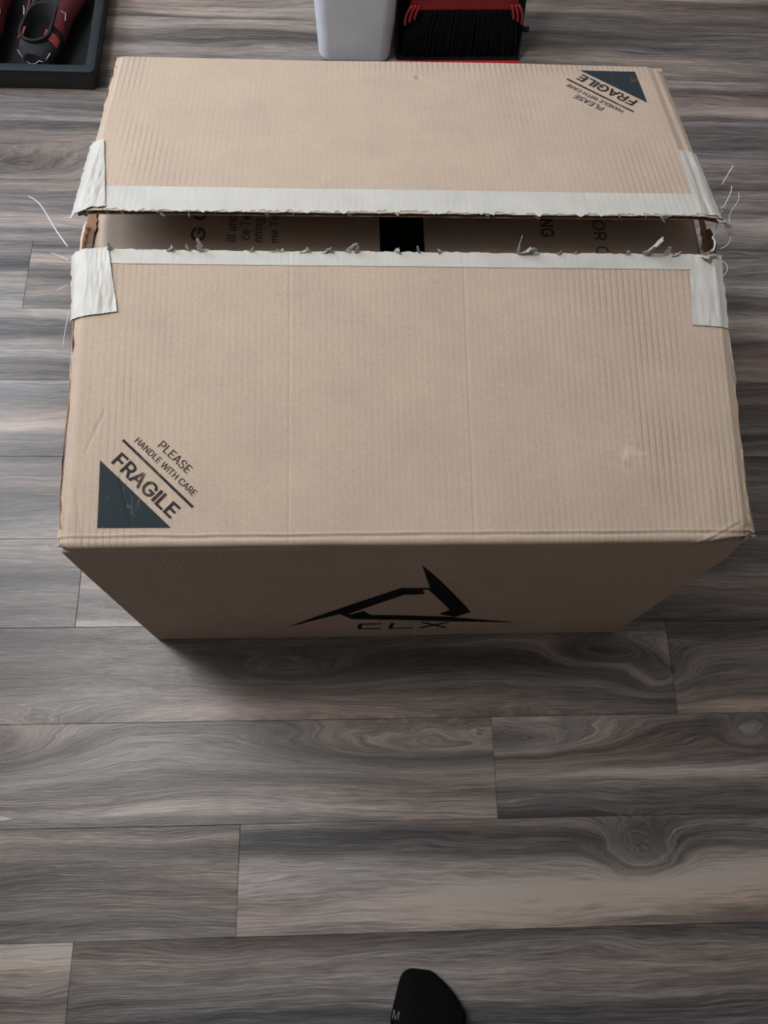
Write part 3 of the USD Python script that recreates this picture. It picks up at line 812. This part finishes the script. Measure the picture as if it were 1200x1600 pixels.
arm = poly([(0.2044, 0.0766), (0.2502, 0.1423), (0.3589, 0.2895), (0.3941, 0.2880), (0.3947, 0.2822), (0.3869, 0.2823), (0.3904, 0.2593), (0.3650, 0.2574), (0.2934, 0.1526), (0.2964, 0.1491),
            (0.3153, 0.1686), (0.3264, 0.1438), (0.3626, 0.1401), (0.4443, 0.1270), (0.4498, 0.1220), (0.5446, 0.0858), (0.4465, 0.0992), (0.3830, 0.1107), (0.2996, 0.1220), (0.2823, 0.1546), (0.2353, 0.1091)])
fin = poly([(0.3760, 0.3894), (0.4060, 0.3180), (0.4518, 0.1949), (0.4651, 0.1564), (0.4460, 0.1271), (0.4440, 0.1310), (0.4225, 0.1461), (0.4342, 0.1693), (0.4295, 0.1853), (0.3938, 0.2809), (0.3950, 0.2886)])
ink_on(fp, surf_panel, [arm, fin], M_INK_BLACK, 'emblem', 'black angular triangle emblem', 0.0006)
letters = [bar((0.3435, 0.0885), (0.3125, 0.0885), 0.0050), poly([(0.3130, 0.0912), (0.3092, 0.0860), (0.3083, 0.0700), (0.3098, 0.0552), (0.3155, 0.0552), (0.3143, 0.0690), (0.3150, 0.0912)]), bar((0.3098, 0.0572), (0.3430, 0.0572), 0.0050),
           poly([(0.3570, 0.0917), (0.3622, 0.0917), (0.3602, 0.0690), (0.3612, 0.0545), (0.3558, 0.0545), (0.3548, 0.0690)]), bar((0.3558, 0.0565), (0.3915, 0.0565), 0.0048),
           bar((0.4025, 0.0945), (0.4415, 0.0570), 0.0048), bar((0.4025, 0.0565), (0.4415, 0.0940), 0.0048)]
ink_on(fp, surf_panel, letters, M_INK_BLACK, 'emblem_letters', 'black letters CLX under the emblem', 0.0006)


# words on the inner flaps, as far as the slit shows them
def surf_inner(u, v, off=0.0):
    u, v = np.asarray(u, float), np.asarray(v, float)
    return np.stack([u, v, 0 * u + H + 0.0008 + off], -1)


def inner_words(parent, words):
    for text, p0, p1, cap, bold in words:
        ink_on(parent, surf_inner, [place_text(text, p0, p1, cap, bold)], M_INK_INNER, 'printed_words', f'printed letters {text}', 0.0003)


inner_words(inner_l, [('G C', (0.1277, 0.3765), (0.1277, 0.4270), 0.0155, True), ('ilt and', (0.1639, 0.3760), (0.1639, 0.4150), 0.0110, False), ('ce Te', (0.1803, 0.3790), (0.1803, 0.4150), 0.0105, False),
                      ('nning', (0.1950, 0.3765), (0.1950, 0.4100), 0.0105, False), ('me Te', (0.2136, 0.3750), (0.2136, 0.4150), 0.0095, False)])
inner_words(inner_r, [('NG', (0.5305, 0.4140), (0.5305, 0.3875), 0.0152, True), ('OR C', (0.5950, 0.4130), (0.5950, 0.3600), 0.0148, False)])

# ------------------------------------------------------------------ bin
ROUND = 14


def round_rect(x, y, hx, hy, r, z):
    pts = []
    for cx, cy, a0 in ((hx - r, hy - r, 0), (-hx + r, hy - r, 90), (-hx + r, -hy + r, 180), (hx - r, -hy + r, 270)):
        for a in np.linspace(a0, a0 + 90, ROUND):
            pts.append((x + cx + r * math.cos(math.radians(a)), y + cy + r * math.sin(math.radians(a)), z))
    return np.array(pts)


def loft(rings, cap0=True, cap1=True):
    n = len(rings[0])
    V = np.vstack(rings)
    F = []
    for i in range(len(rings) - 1):
        for j in range(n):
            k = (j + 1) % n
            F.append((i * n + j, i * n + k, (i + 1) * n + k)); F.append((i * n + j, (i + 1) * n + k, (i + 1) * n + j))
    if cap0:
        c = len(V); V = np.vstack([V, rings[0].mean(0)]); F += [(c, (j + 1) % n, j) for j in range(n)]
    if cap1:
        c = len(V); V = np.vstack([V, rings[-1].mean(0)]); e = (len(rings) - 1) * n; F += [(c, e + j, e + (j + 1) % n) for j in range(n)]
    return V, np.array(F)


binx = thing('waste_bin', 'small pale grey-white plastic waste bin on the floor behind the box', 'bin', (0.0255, 1.524, 0))
hb = [(0.000, 0.068, 0.058, 0.020), (0.003, 0.072, 0.062, 0.024), (0.010, 0.0745, 0.064, 0.025), (0.14, 0.0812, 0.0712, 0.027), (0.27, 0.0885, 0.078, 0.029)]
outer = [round_rect(0, 0, hx, hy, r, z) for z, hx, hy, r in hb]
inner = [round_rect(0, 0, hx - 0.0025, hy - 0.0025, r - 0.002, max(z, 0.006)) for z, hx, hy, r in hb[::-1]]
obj('body', loft(outer + inner), M_BIN, binx, smooth=40)
obj('rim', loft([round_rect(0, 0, 0.0880, 0.0775, 0.029, 0.262), round_rect(0, 0, 0.0930, 0.0825, 0.032, 0.262), round_rect(0, 0, 0.0930, 0.0825, 0.032, 0.270), round_rect(0, 0, 0.0880, 0.0775, 0.029, 0.271)], False, False), M_BIN, binx, smooth=40)

# ------------------------------------------------------------------ dustpan and broom
dp = thing('dustpan', 'black upright dustpan with a bright red lip holding the broom', 'dustpan', (0.2430, 1.4630, 0), 0.0)
obj('back_plate', slab(np.stack(np.meshgrid(np.linspace(-0.1290, 0.128, 12), np.linspace(0, 1, 10), indexing='ij'), -1)[..., [0, 1, 1]] * [1, 0.030, 0.17] + [0, 0.070, 0.004], 0.003), M_BLACK, dp, smooth=40)
obj('floor_plate', box(-0.1290, 0.1285, 0.010, 0.10, 0.0, 0.0035), M_BLACK, dp)
for sx in (-1, 1):
    pl = Polygon([(0.012, 0.0035), (0.10, 0.0035), (0.10, 0.17), (0.085, 0.15), (0.05, 0.075), (0.02, 0.02)])
    m = trimesh.creation.extrude_polygon(pl, 0.003, engine='earcut')
    v = m.vertices.copy()
    m.vertices = np.c_[v[:, 2] + (0.1265 if sx > 0 else -0.1320), v[:, 0], v[:, 1]]
    obj('side_wall', m, M_BLACK, dp)
obj('lip', loft([np.array([(-0.131, y - 0.006, z), (0.1305, y + 0.003, z)])[[0, 1, 1, 0]] + np.array([[0, 0, 0], [0, 0, 0], [0, 0, 0.0028], [0, 0, 0.0028]]) for y, z in ((-0.003, 0.0003), (0.010, 0.0010))]), M_RED_LIP, dp)
kn = trimesh.creation.cylinder(0.0055, 0.012, sections=16)
kn.apply_transform(trimesh.transformations.rotation_matrix(math.pi / 2, (0, 1, 0)))
kn.apply_translation((0.135, 0.035, 0.0585))
obj('side_clip', kn, M_BLACK, dp)

br = thing('broom', 'upright broom with red head and long black bristles beside the waste bin', 'broom', (0.2435, 1.501, 0), 0.045)
tris = []
for i in range(46):
    for j in range(9):
        s, t = (i / 45 - 0.5) * 2, (j / 8 - 0.5) * 2
        a = np.array([s * 0.100 + rng.normal(0, 0.0006), t * 0.012, 0.103 - 0.003 * s * s])
        b = np.array([s * 0.118 + rng.normal(0, 0.0016), t * 0.019 + rng.normal(0, 0.001), 0.0072 + abs(rng.normal(0, 0.0012))])
        mid = (a + b) / 2 + np.array([s * 0.004, t * 0.001, 0])
        tris.append(trimesh.Trimesh(*tube([b, mid, a], 0.0021, 4, (0.8, 1.1, 1.0)), process=False))
tag(obj('bristles', cat(*tris), M_BRISTLE, br, smooth=True), 'thick black bristles', kind='stuff')
hd = hull_chain([(-0.098, 0, 0.108, 0.012), (0.098, 0, 0.108, 0.012), (0.088, 0, 0.140, 0.014), (-0.088, 0, 0.140, 0.014), (0.0, 0, 0.158, 0.018)], [(0, 1, 2, 3), (2, 3, 4)])
obj('head', smooth_body(hd, 0.008, 4), M_RED, br, smooth=True)
for sx in (-1, 1):
    for k in range(3):
        obj('head_prong', tube(spline([(sx * (0.092 + 0.007 * k), -0.016, 0.118), (sx * (0.098 + 0.009 * k), -0.020, 0.102), (sx * (0.1005 + 0.009 * k), -0.021, 0.092 - 0.006 * k)], 5), 0.0028, 8), M_RED, br, smooth=True)
hn = trimesh.creation.cylinder(0.011, 0.86, sections=20)
hn.apply_translation((0, 0.002, 0.16 + 0.43))
obj('handle', hn, M_BLACK, br, smooth=40)

# ------------------------------------------------------------------ boot tray with a pair of running shoes
TX1, TY0, TX0, TY1 = -0.487, 1.364, -1.06, 1.80
tray = thing('boot_tray', 'low black rubber boot tray with a raised rim under the running shoes', 'tray', ((TX0 + TX1) / 2, (TY0 + TY1) / 2, 0))
hx, hy = (TX1 - TX0) / 2, (TY1 - TY0) / 2
prof = [(0.000, 0.006, 0.000), (0.000, 0.000, 0.004), (0.006, -0.006, 0.040), (0.0, -0.008, 0.050)]
R = lambda inset, z, r: round_rect(0, 0, hx - inset, hy - inset, r, z)
obj('basin', loft([R(0.009, 0.0, 0.010), R(0.007, 0.003, 0.010), R(0.0, 0.046, 0.010), R(0.016, 0.046, 0.012), R(0.024, 0.006, 0.010)]), M_RUBBER, tray, smooth=30)
obj('rim', loft([R(-0.001, 0.045, 0.010), R(-0.001, 0.0495, 0.010), R(0.003, 0.0515, 0.009), R(0.014, 0.0515, 0.006), R(0.017, 0.0495, 0.005), R(0.017, 0.045, 0.005), R(-0.001, 0.045, 0.010)], False, False), M_RUBBER_RIM, tray, smooth=30)


def mesh_material(name, dark, light, scale):
    return mat(name, {
        'g': ('texture_coordinate', {}), 'n': ('voronoi_texture', {'scale': scale, 'feature': 'f1'}), 'b': ('noise_texture', {'scale': 28.0, 'detail': 4.0}),
        'a': ('math', {'math_type': 'multiply_add', 'value2': 0.35}), 'r': ('rgb_ramp', {'ramp': [(0.42, dark), (0.62, light)]}),
        'p': ('principled_bsdf', {'roughness': 0.8, 'specular_ior_level': 0.2})},
        [('g.object', 'n.vector'), ('g.object', 'b.vector'), ('n.distance', 'a.value1'), ('b.fac', 'a.value3'), ('a.value', 'r.fac'), ('r.color', 'p.base_color')])


M_UPPER = mesh_material('shoe_knit', (0.006, 0.0065, 0.008), (0.026, 0.027, 0.032), 260.0)
M_REDMESH = mesh_material('shoe_red_knit', (0.025, 0.007, 0.009), (0.14, 0.030, 0.036), 300.0)
M_LINING = plain('shoe_lining', (0.006, 0.006, 0.007), 0.95, scale=400.0)
M_SOLE = plain('shoe_sole', (0.014, 0.014, 0.015), 0.55, scale=90.0)
M_ACCENT = plain('shoe_red_accent', (0.34, 0.04, 0.05), 0.5, scale=90.0)
M_PALE = plain('shoe_pale_line', (0.30, 0.27, 0.24), 0.5, scale=90.0)
M_REFLECT = plain('shoe_reflective', (0.45, 0.47, 0.50), 0.35, scale=90.0)


def shoe_half(y):
    """(left, right) half widths and the upper's height at distance y from the heel."""
    k = [0.0, 0.012, 0.035, 0.07, 0.12, 0.17, 0.21, 0.245, 0.268, 0.28]
    w = [0.022, 0.033, 0.038, 0.039, 0.040, 0.047, 0.050, 0.045, 0.032, 0.010]
    t = [0.058, 0.070, 0.074, 0.076, 0.084, 0.078, 0.064, 0.054, 0.045, 0.030]
    return np.interp(y, k, w), np.interp(y, k, t)


def make_shoe(loc, rot, label, mirror=1):
    s = thing('running_shoe', label, 'shoe', loc, rot, None)
    ys = np.r_[np.linspace(0, 0.04, 9), np.linspace(0.05, 0.28, 22)]
    n = 30
    th = np.linspace(-math.pi / 2, 1.5 * math.pi, n, endpoint=False)

    def ring(y, zb, grow=0.0, hs=1.0):
        w, t = shoe_half(y)
        c, si = np.cos(th), np.sin(th)
        x = (w + grow) * np.sign(c) * np.abs(c) ** 0.75 * (1 - 0.18 * np.clip(si, 0, 1)) + 0.004 * mirror * smoothstep(0.15, 0.27, y)
        z = zb + ((t * hs - zb) / 2 + grow) * (1 + np.sign(si) * np.abs(si) ** 0.7)
        return np.stack([x, 0 * x + y, z], -1)
    V, F = loft([ring(y, 0.020) for y in ys])
    body = trimesh.Trimesh(V, F, process=True)
    trimesh.repair.fix_normals(body)
    bm = manifold3d.Manifold(manifold3d.Mesh(np.asarray(body.vertices, np.float32), np.asarray(body.faces, np.uint32)))
    cut = hull_chain([(0, 0.043, 0.052, 0.026), (0, 0.080, 0.052, 0.026), (0, 0.042, 0.13, 0.035), (0, 0.112, 0.13, 0.029)], [(0, 1, 2, 3)])
    res = (bm - cut) if bm.status() == manifold3d.Error.NoError and not bm.is_empty() else bm
    obj('upper', res, M_UPPER, s, smooth=40)
    lin = hull_chain([(0, 0.043, 0.052, 0.0265), (0, 0.080, 0.052, 0.0265), (0, 0.0425, 0.080, 0.0315), (0, 0.106, 0.080, 0.0265)], [(0, 1, 2, 3)])
    inner = hull_chain([(0, 0.043, 0.055, 0.0235), (0, 0.080, 0.055, 0.0235), (0, 0.042, 0.14, 0.0325), (0, 0.110, 0.14, 0.0265)], [(0, 1, 2, 3)])
    slabtop = manifold3d.Manifold.cube([0.2, 0.4, 0.1]).translate([-0.1, -0.05, 0.078])
    obj('lining', (lin - inner) - slabtop, M_LINING, s, smooth=40)
    # sole: a slab that follows the outline, a little proud
    out = [(-(shoe_half(y)[0] + 0.004) + 0.004 * mirror * smoothstep(0.15, 0.27, y), y) for y in np.linspace(-0.003, 0.283, 34)]
    out += [((shoe_half(y)[0] + 0.004) + 0.004 * mirror * smoothstep(0.15, 0.27, y), y) for y in np.linspace(0.283, -0.003, 34)]
    so = manifold3d.Manifold.extrude(manifold3d.CrossSection([np.asarray(out)]), 0.024)
    obj('sole', so, M_SOLE, s, smooth=40)

    def patch(y0, y1, a0, a1, side, m, name, label=None, grow=0.0012):
        yy = np.linspace(y0, y1, 14)
        aa = np.linspace(a0, a1, 10)
        P = []
        for y in yy:
            w, t = shoe_half(y)
            c, si = np.cos(aa), np.sin(aa)
            x = side * (w + grow) * np.abs(c) ** 0.75 * (1 - 0.18 * np.clip(si, 0, 1)) + 0.004 * mirror * smoothstep(0.15, 0.27, y)
            z = 0.020 + ((t - 0.020) / 2 + grow) * (1 + np.sign(si) * np.abs(si) ** 0.7)
            P.append(np.stack([x, 0 * x + y, z], -1))
        P = np.array(P)
        if side < 0:
            P = P[::-1]
        return tag(obj(name, slab(P[::-1], 0.001), m, s, smooth=True), label)
    for sd in (1, -1):
        patch(0.065, 0.20, -0.75, 0.75, sd, M_REDMESH, 'side_panel', 'dark red knit side')
        patch(0.030, 0.050, 0.05, 1.05, sd, M_ACCENT, 'heel_accent', 'bright red accent')
    for k in range(5):
        y = 0.125 + 0.016 * k
        w, t = shoe_half(y)
        obj('lace', tube(spline([(-0.019, y, t - 0.004), (0, y + 0.004, t + 0.0035), (0.019, y, t - 0.004)], 5), 0.0022, 6), M_LINING, s, smooth=True)
    # pale zigzag line around the heel
    hp = []
    for a, z in zip(np.linspace(-1.15, 1.15, 9), (0.054, 0.047, 0.040, 0.034, 0.037, 0.045, 0.042, 0.050, 0.056)):
        hp.append((0.036 * math.sin(a) * mirror, 0.0195 - 0.0215 * math.cos(a), z))
    obj('heel_line', tube(np.array(hp), 0.0013, 6), M_PALE, s, smooth=True)
    # small reflective chevron on the side
    for sd in (1, -1):
        x = sd * 0.0415
        obj('chevron', tube(np.array([(x - sd * 0.004, 0.098, 0.078), (x, 0.104, 0.070), (x, 0.094, 0.062)]), 0.0014, 6), M_REFLECT, s, smooth=True)
    return s


make_shoe((-0.604, 1.390, 0.006), -0.16, 'dark grey and red running shoe nearest the corner of the black tray', 1)
make_shoe((-0.716, 1.396, 0.006), 0.02, 'dark running shoe cut off by the left edge of the photo', -1)

# ------------------------------------------------------------------ person: one foot in a black sock at the bottom edge
FT = np.array([0.100, -0.205, 0.0])
pers = thing('person', 'person standing at the bottom edge, foot in a black sock with small pale lettering', 'person', (0.11, -0.40, 0))
J = [(-0.020, 0.176, 0.020, 0.0185),   # 0 big toe
     (0.000, 0.175, 0.017, 0.0165), (0.015, 0.164, 0.016, 0.0150), (0.028, 0.150, 0.015, 0.0140), (0.038, 0.134, 0.014, 0.0130),  # other toes
     (-0.026, 0.135, 0.027, 0.0255), (0.022, 0.115, 0.022, 0.0210),      # ball of the foot
     (-0.014, 0.050, 0.046, 0.033), (0.018, 0.050, 0.030, 0.028),        # instep
     (-0.002, -0.035, 0.033, 0.032), (0.0, -0.050, 0.036, 0.033),        # heel
     (0.0, 0.000, 0.085, 0.039), (0.0, -0.010, 0.18, 0.040), (0.0, -0.015, 0.30, 0.052), (0.0, -0.012, 0.36, 0.055)]
foot = hull_chain(J, [(0, 5, 1), (1, 5, 2), (2, 5, 6), (2, 3, 6), (3, 4, 6), (5, 6, 7, 8), (7, 8, 9, 10), (7, 9, 11), (8, 10, 11), (11, 12), (12, 13), (13, 14)])
obj('sock', smooth_body(foot, 0.005, 70), M_SOCK, pers, smooth=True)
leg = hull_chain([(0.0, -0.012, 0.30, 0.068), (0.0, -0.008, 0.52, 0.080)])
hole = manifold3d.Manifold.cylinder(0.12, 0.056, 0.058, 32).translate([0, -0.014, 0.21])
obj('trouser_leg', leg.trim_by_plane([0, 0, 1], 0.28) - hole, M_TROUSER, pers, smooth=50)
mt = text_mesh('M', 0.0105, 0.0012)
v = mt.vertices - mt.vertices.mean(0)
Rz = trimesh.transformations.rotation_matrix(-0.22, (0, 0, 1)) @ trimesh.transformations.rotation_matrix(-0.75, (0, 1, 0))
mt.vertices = v @ Rz[:3, :3].T + np.array([-0.0445, 0.1445, 0.0415])
tag(obj('knitted_letter', mt, M_LETTER, pers), 'small pale letter M')
obj('lint', tube(np.array([(-0.028, 0.166, 0.0402), (-0.020, 0.163, 0.0410), (-0.012, 0.166, 0.0385)]), 0.0005, 5), M_LETTER, pers)

# ------------------------------------------------------------------ clear plastic scrap at the left edge
sg, tg = np.meshgrid(np.linspace(0, 1, 14), np.linspace(-0.5, 0.5, 7), indexing='ij')
Ps = np.stack([-0.030 + 0.045 * sg, 0.014 * tg * (1 - sg) ** 0.8 - 0.003 * sg, 0.0008 + 0.004 * noise(np.stack([sg * 5, tg * 4, 0 * sg], -1), 8) * (1 - sg)], -1)
sc = obj('plastic_scrap', slab(Ps + np.array([-0.489, -0.002, 0.0005]), 0.0004), mat('clear_film', {
    'd': ('principled_bsdf', {'base_color': (0.55, 0.60, 0.62), 'roughness': 0.15}), 't': ('transparent_bsdf', {}), 'm': ('mix_closure', {'fac': 0.45})},
    [('t.BSDF', 'm.closure1'), ('d.BSDF', 'm.closure2')], 'm.closure'), smooth=True)
tag(sc, 'small shiny clear plastic scrap on the floor at the left edge', 'plastic scrap')
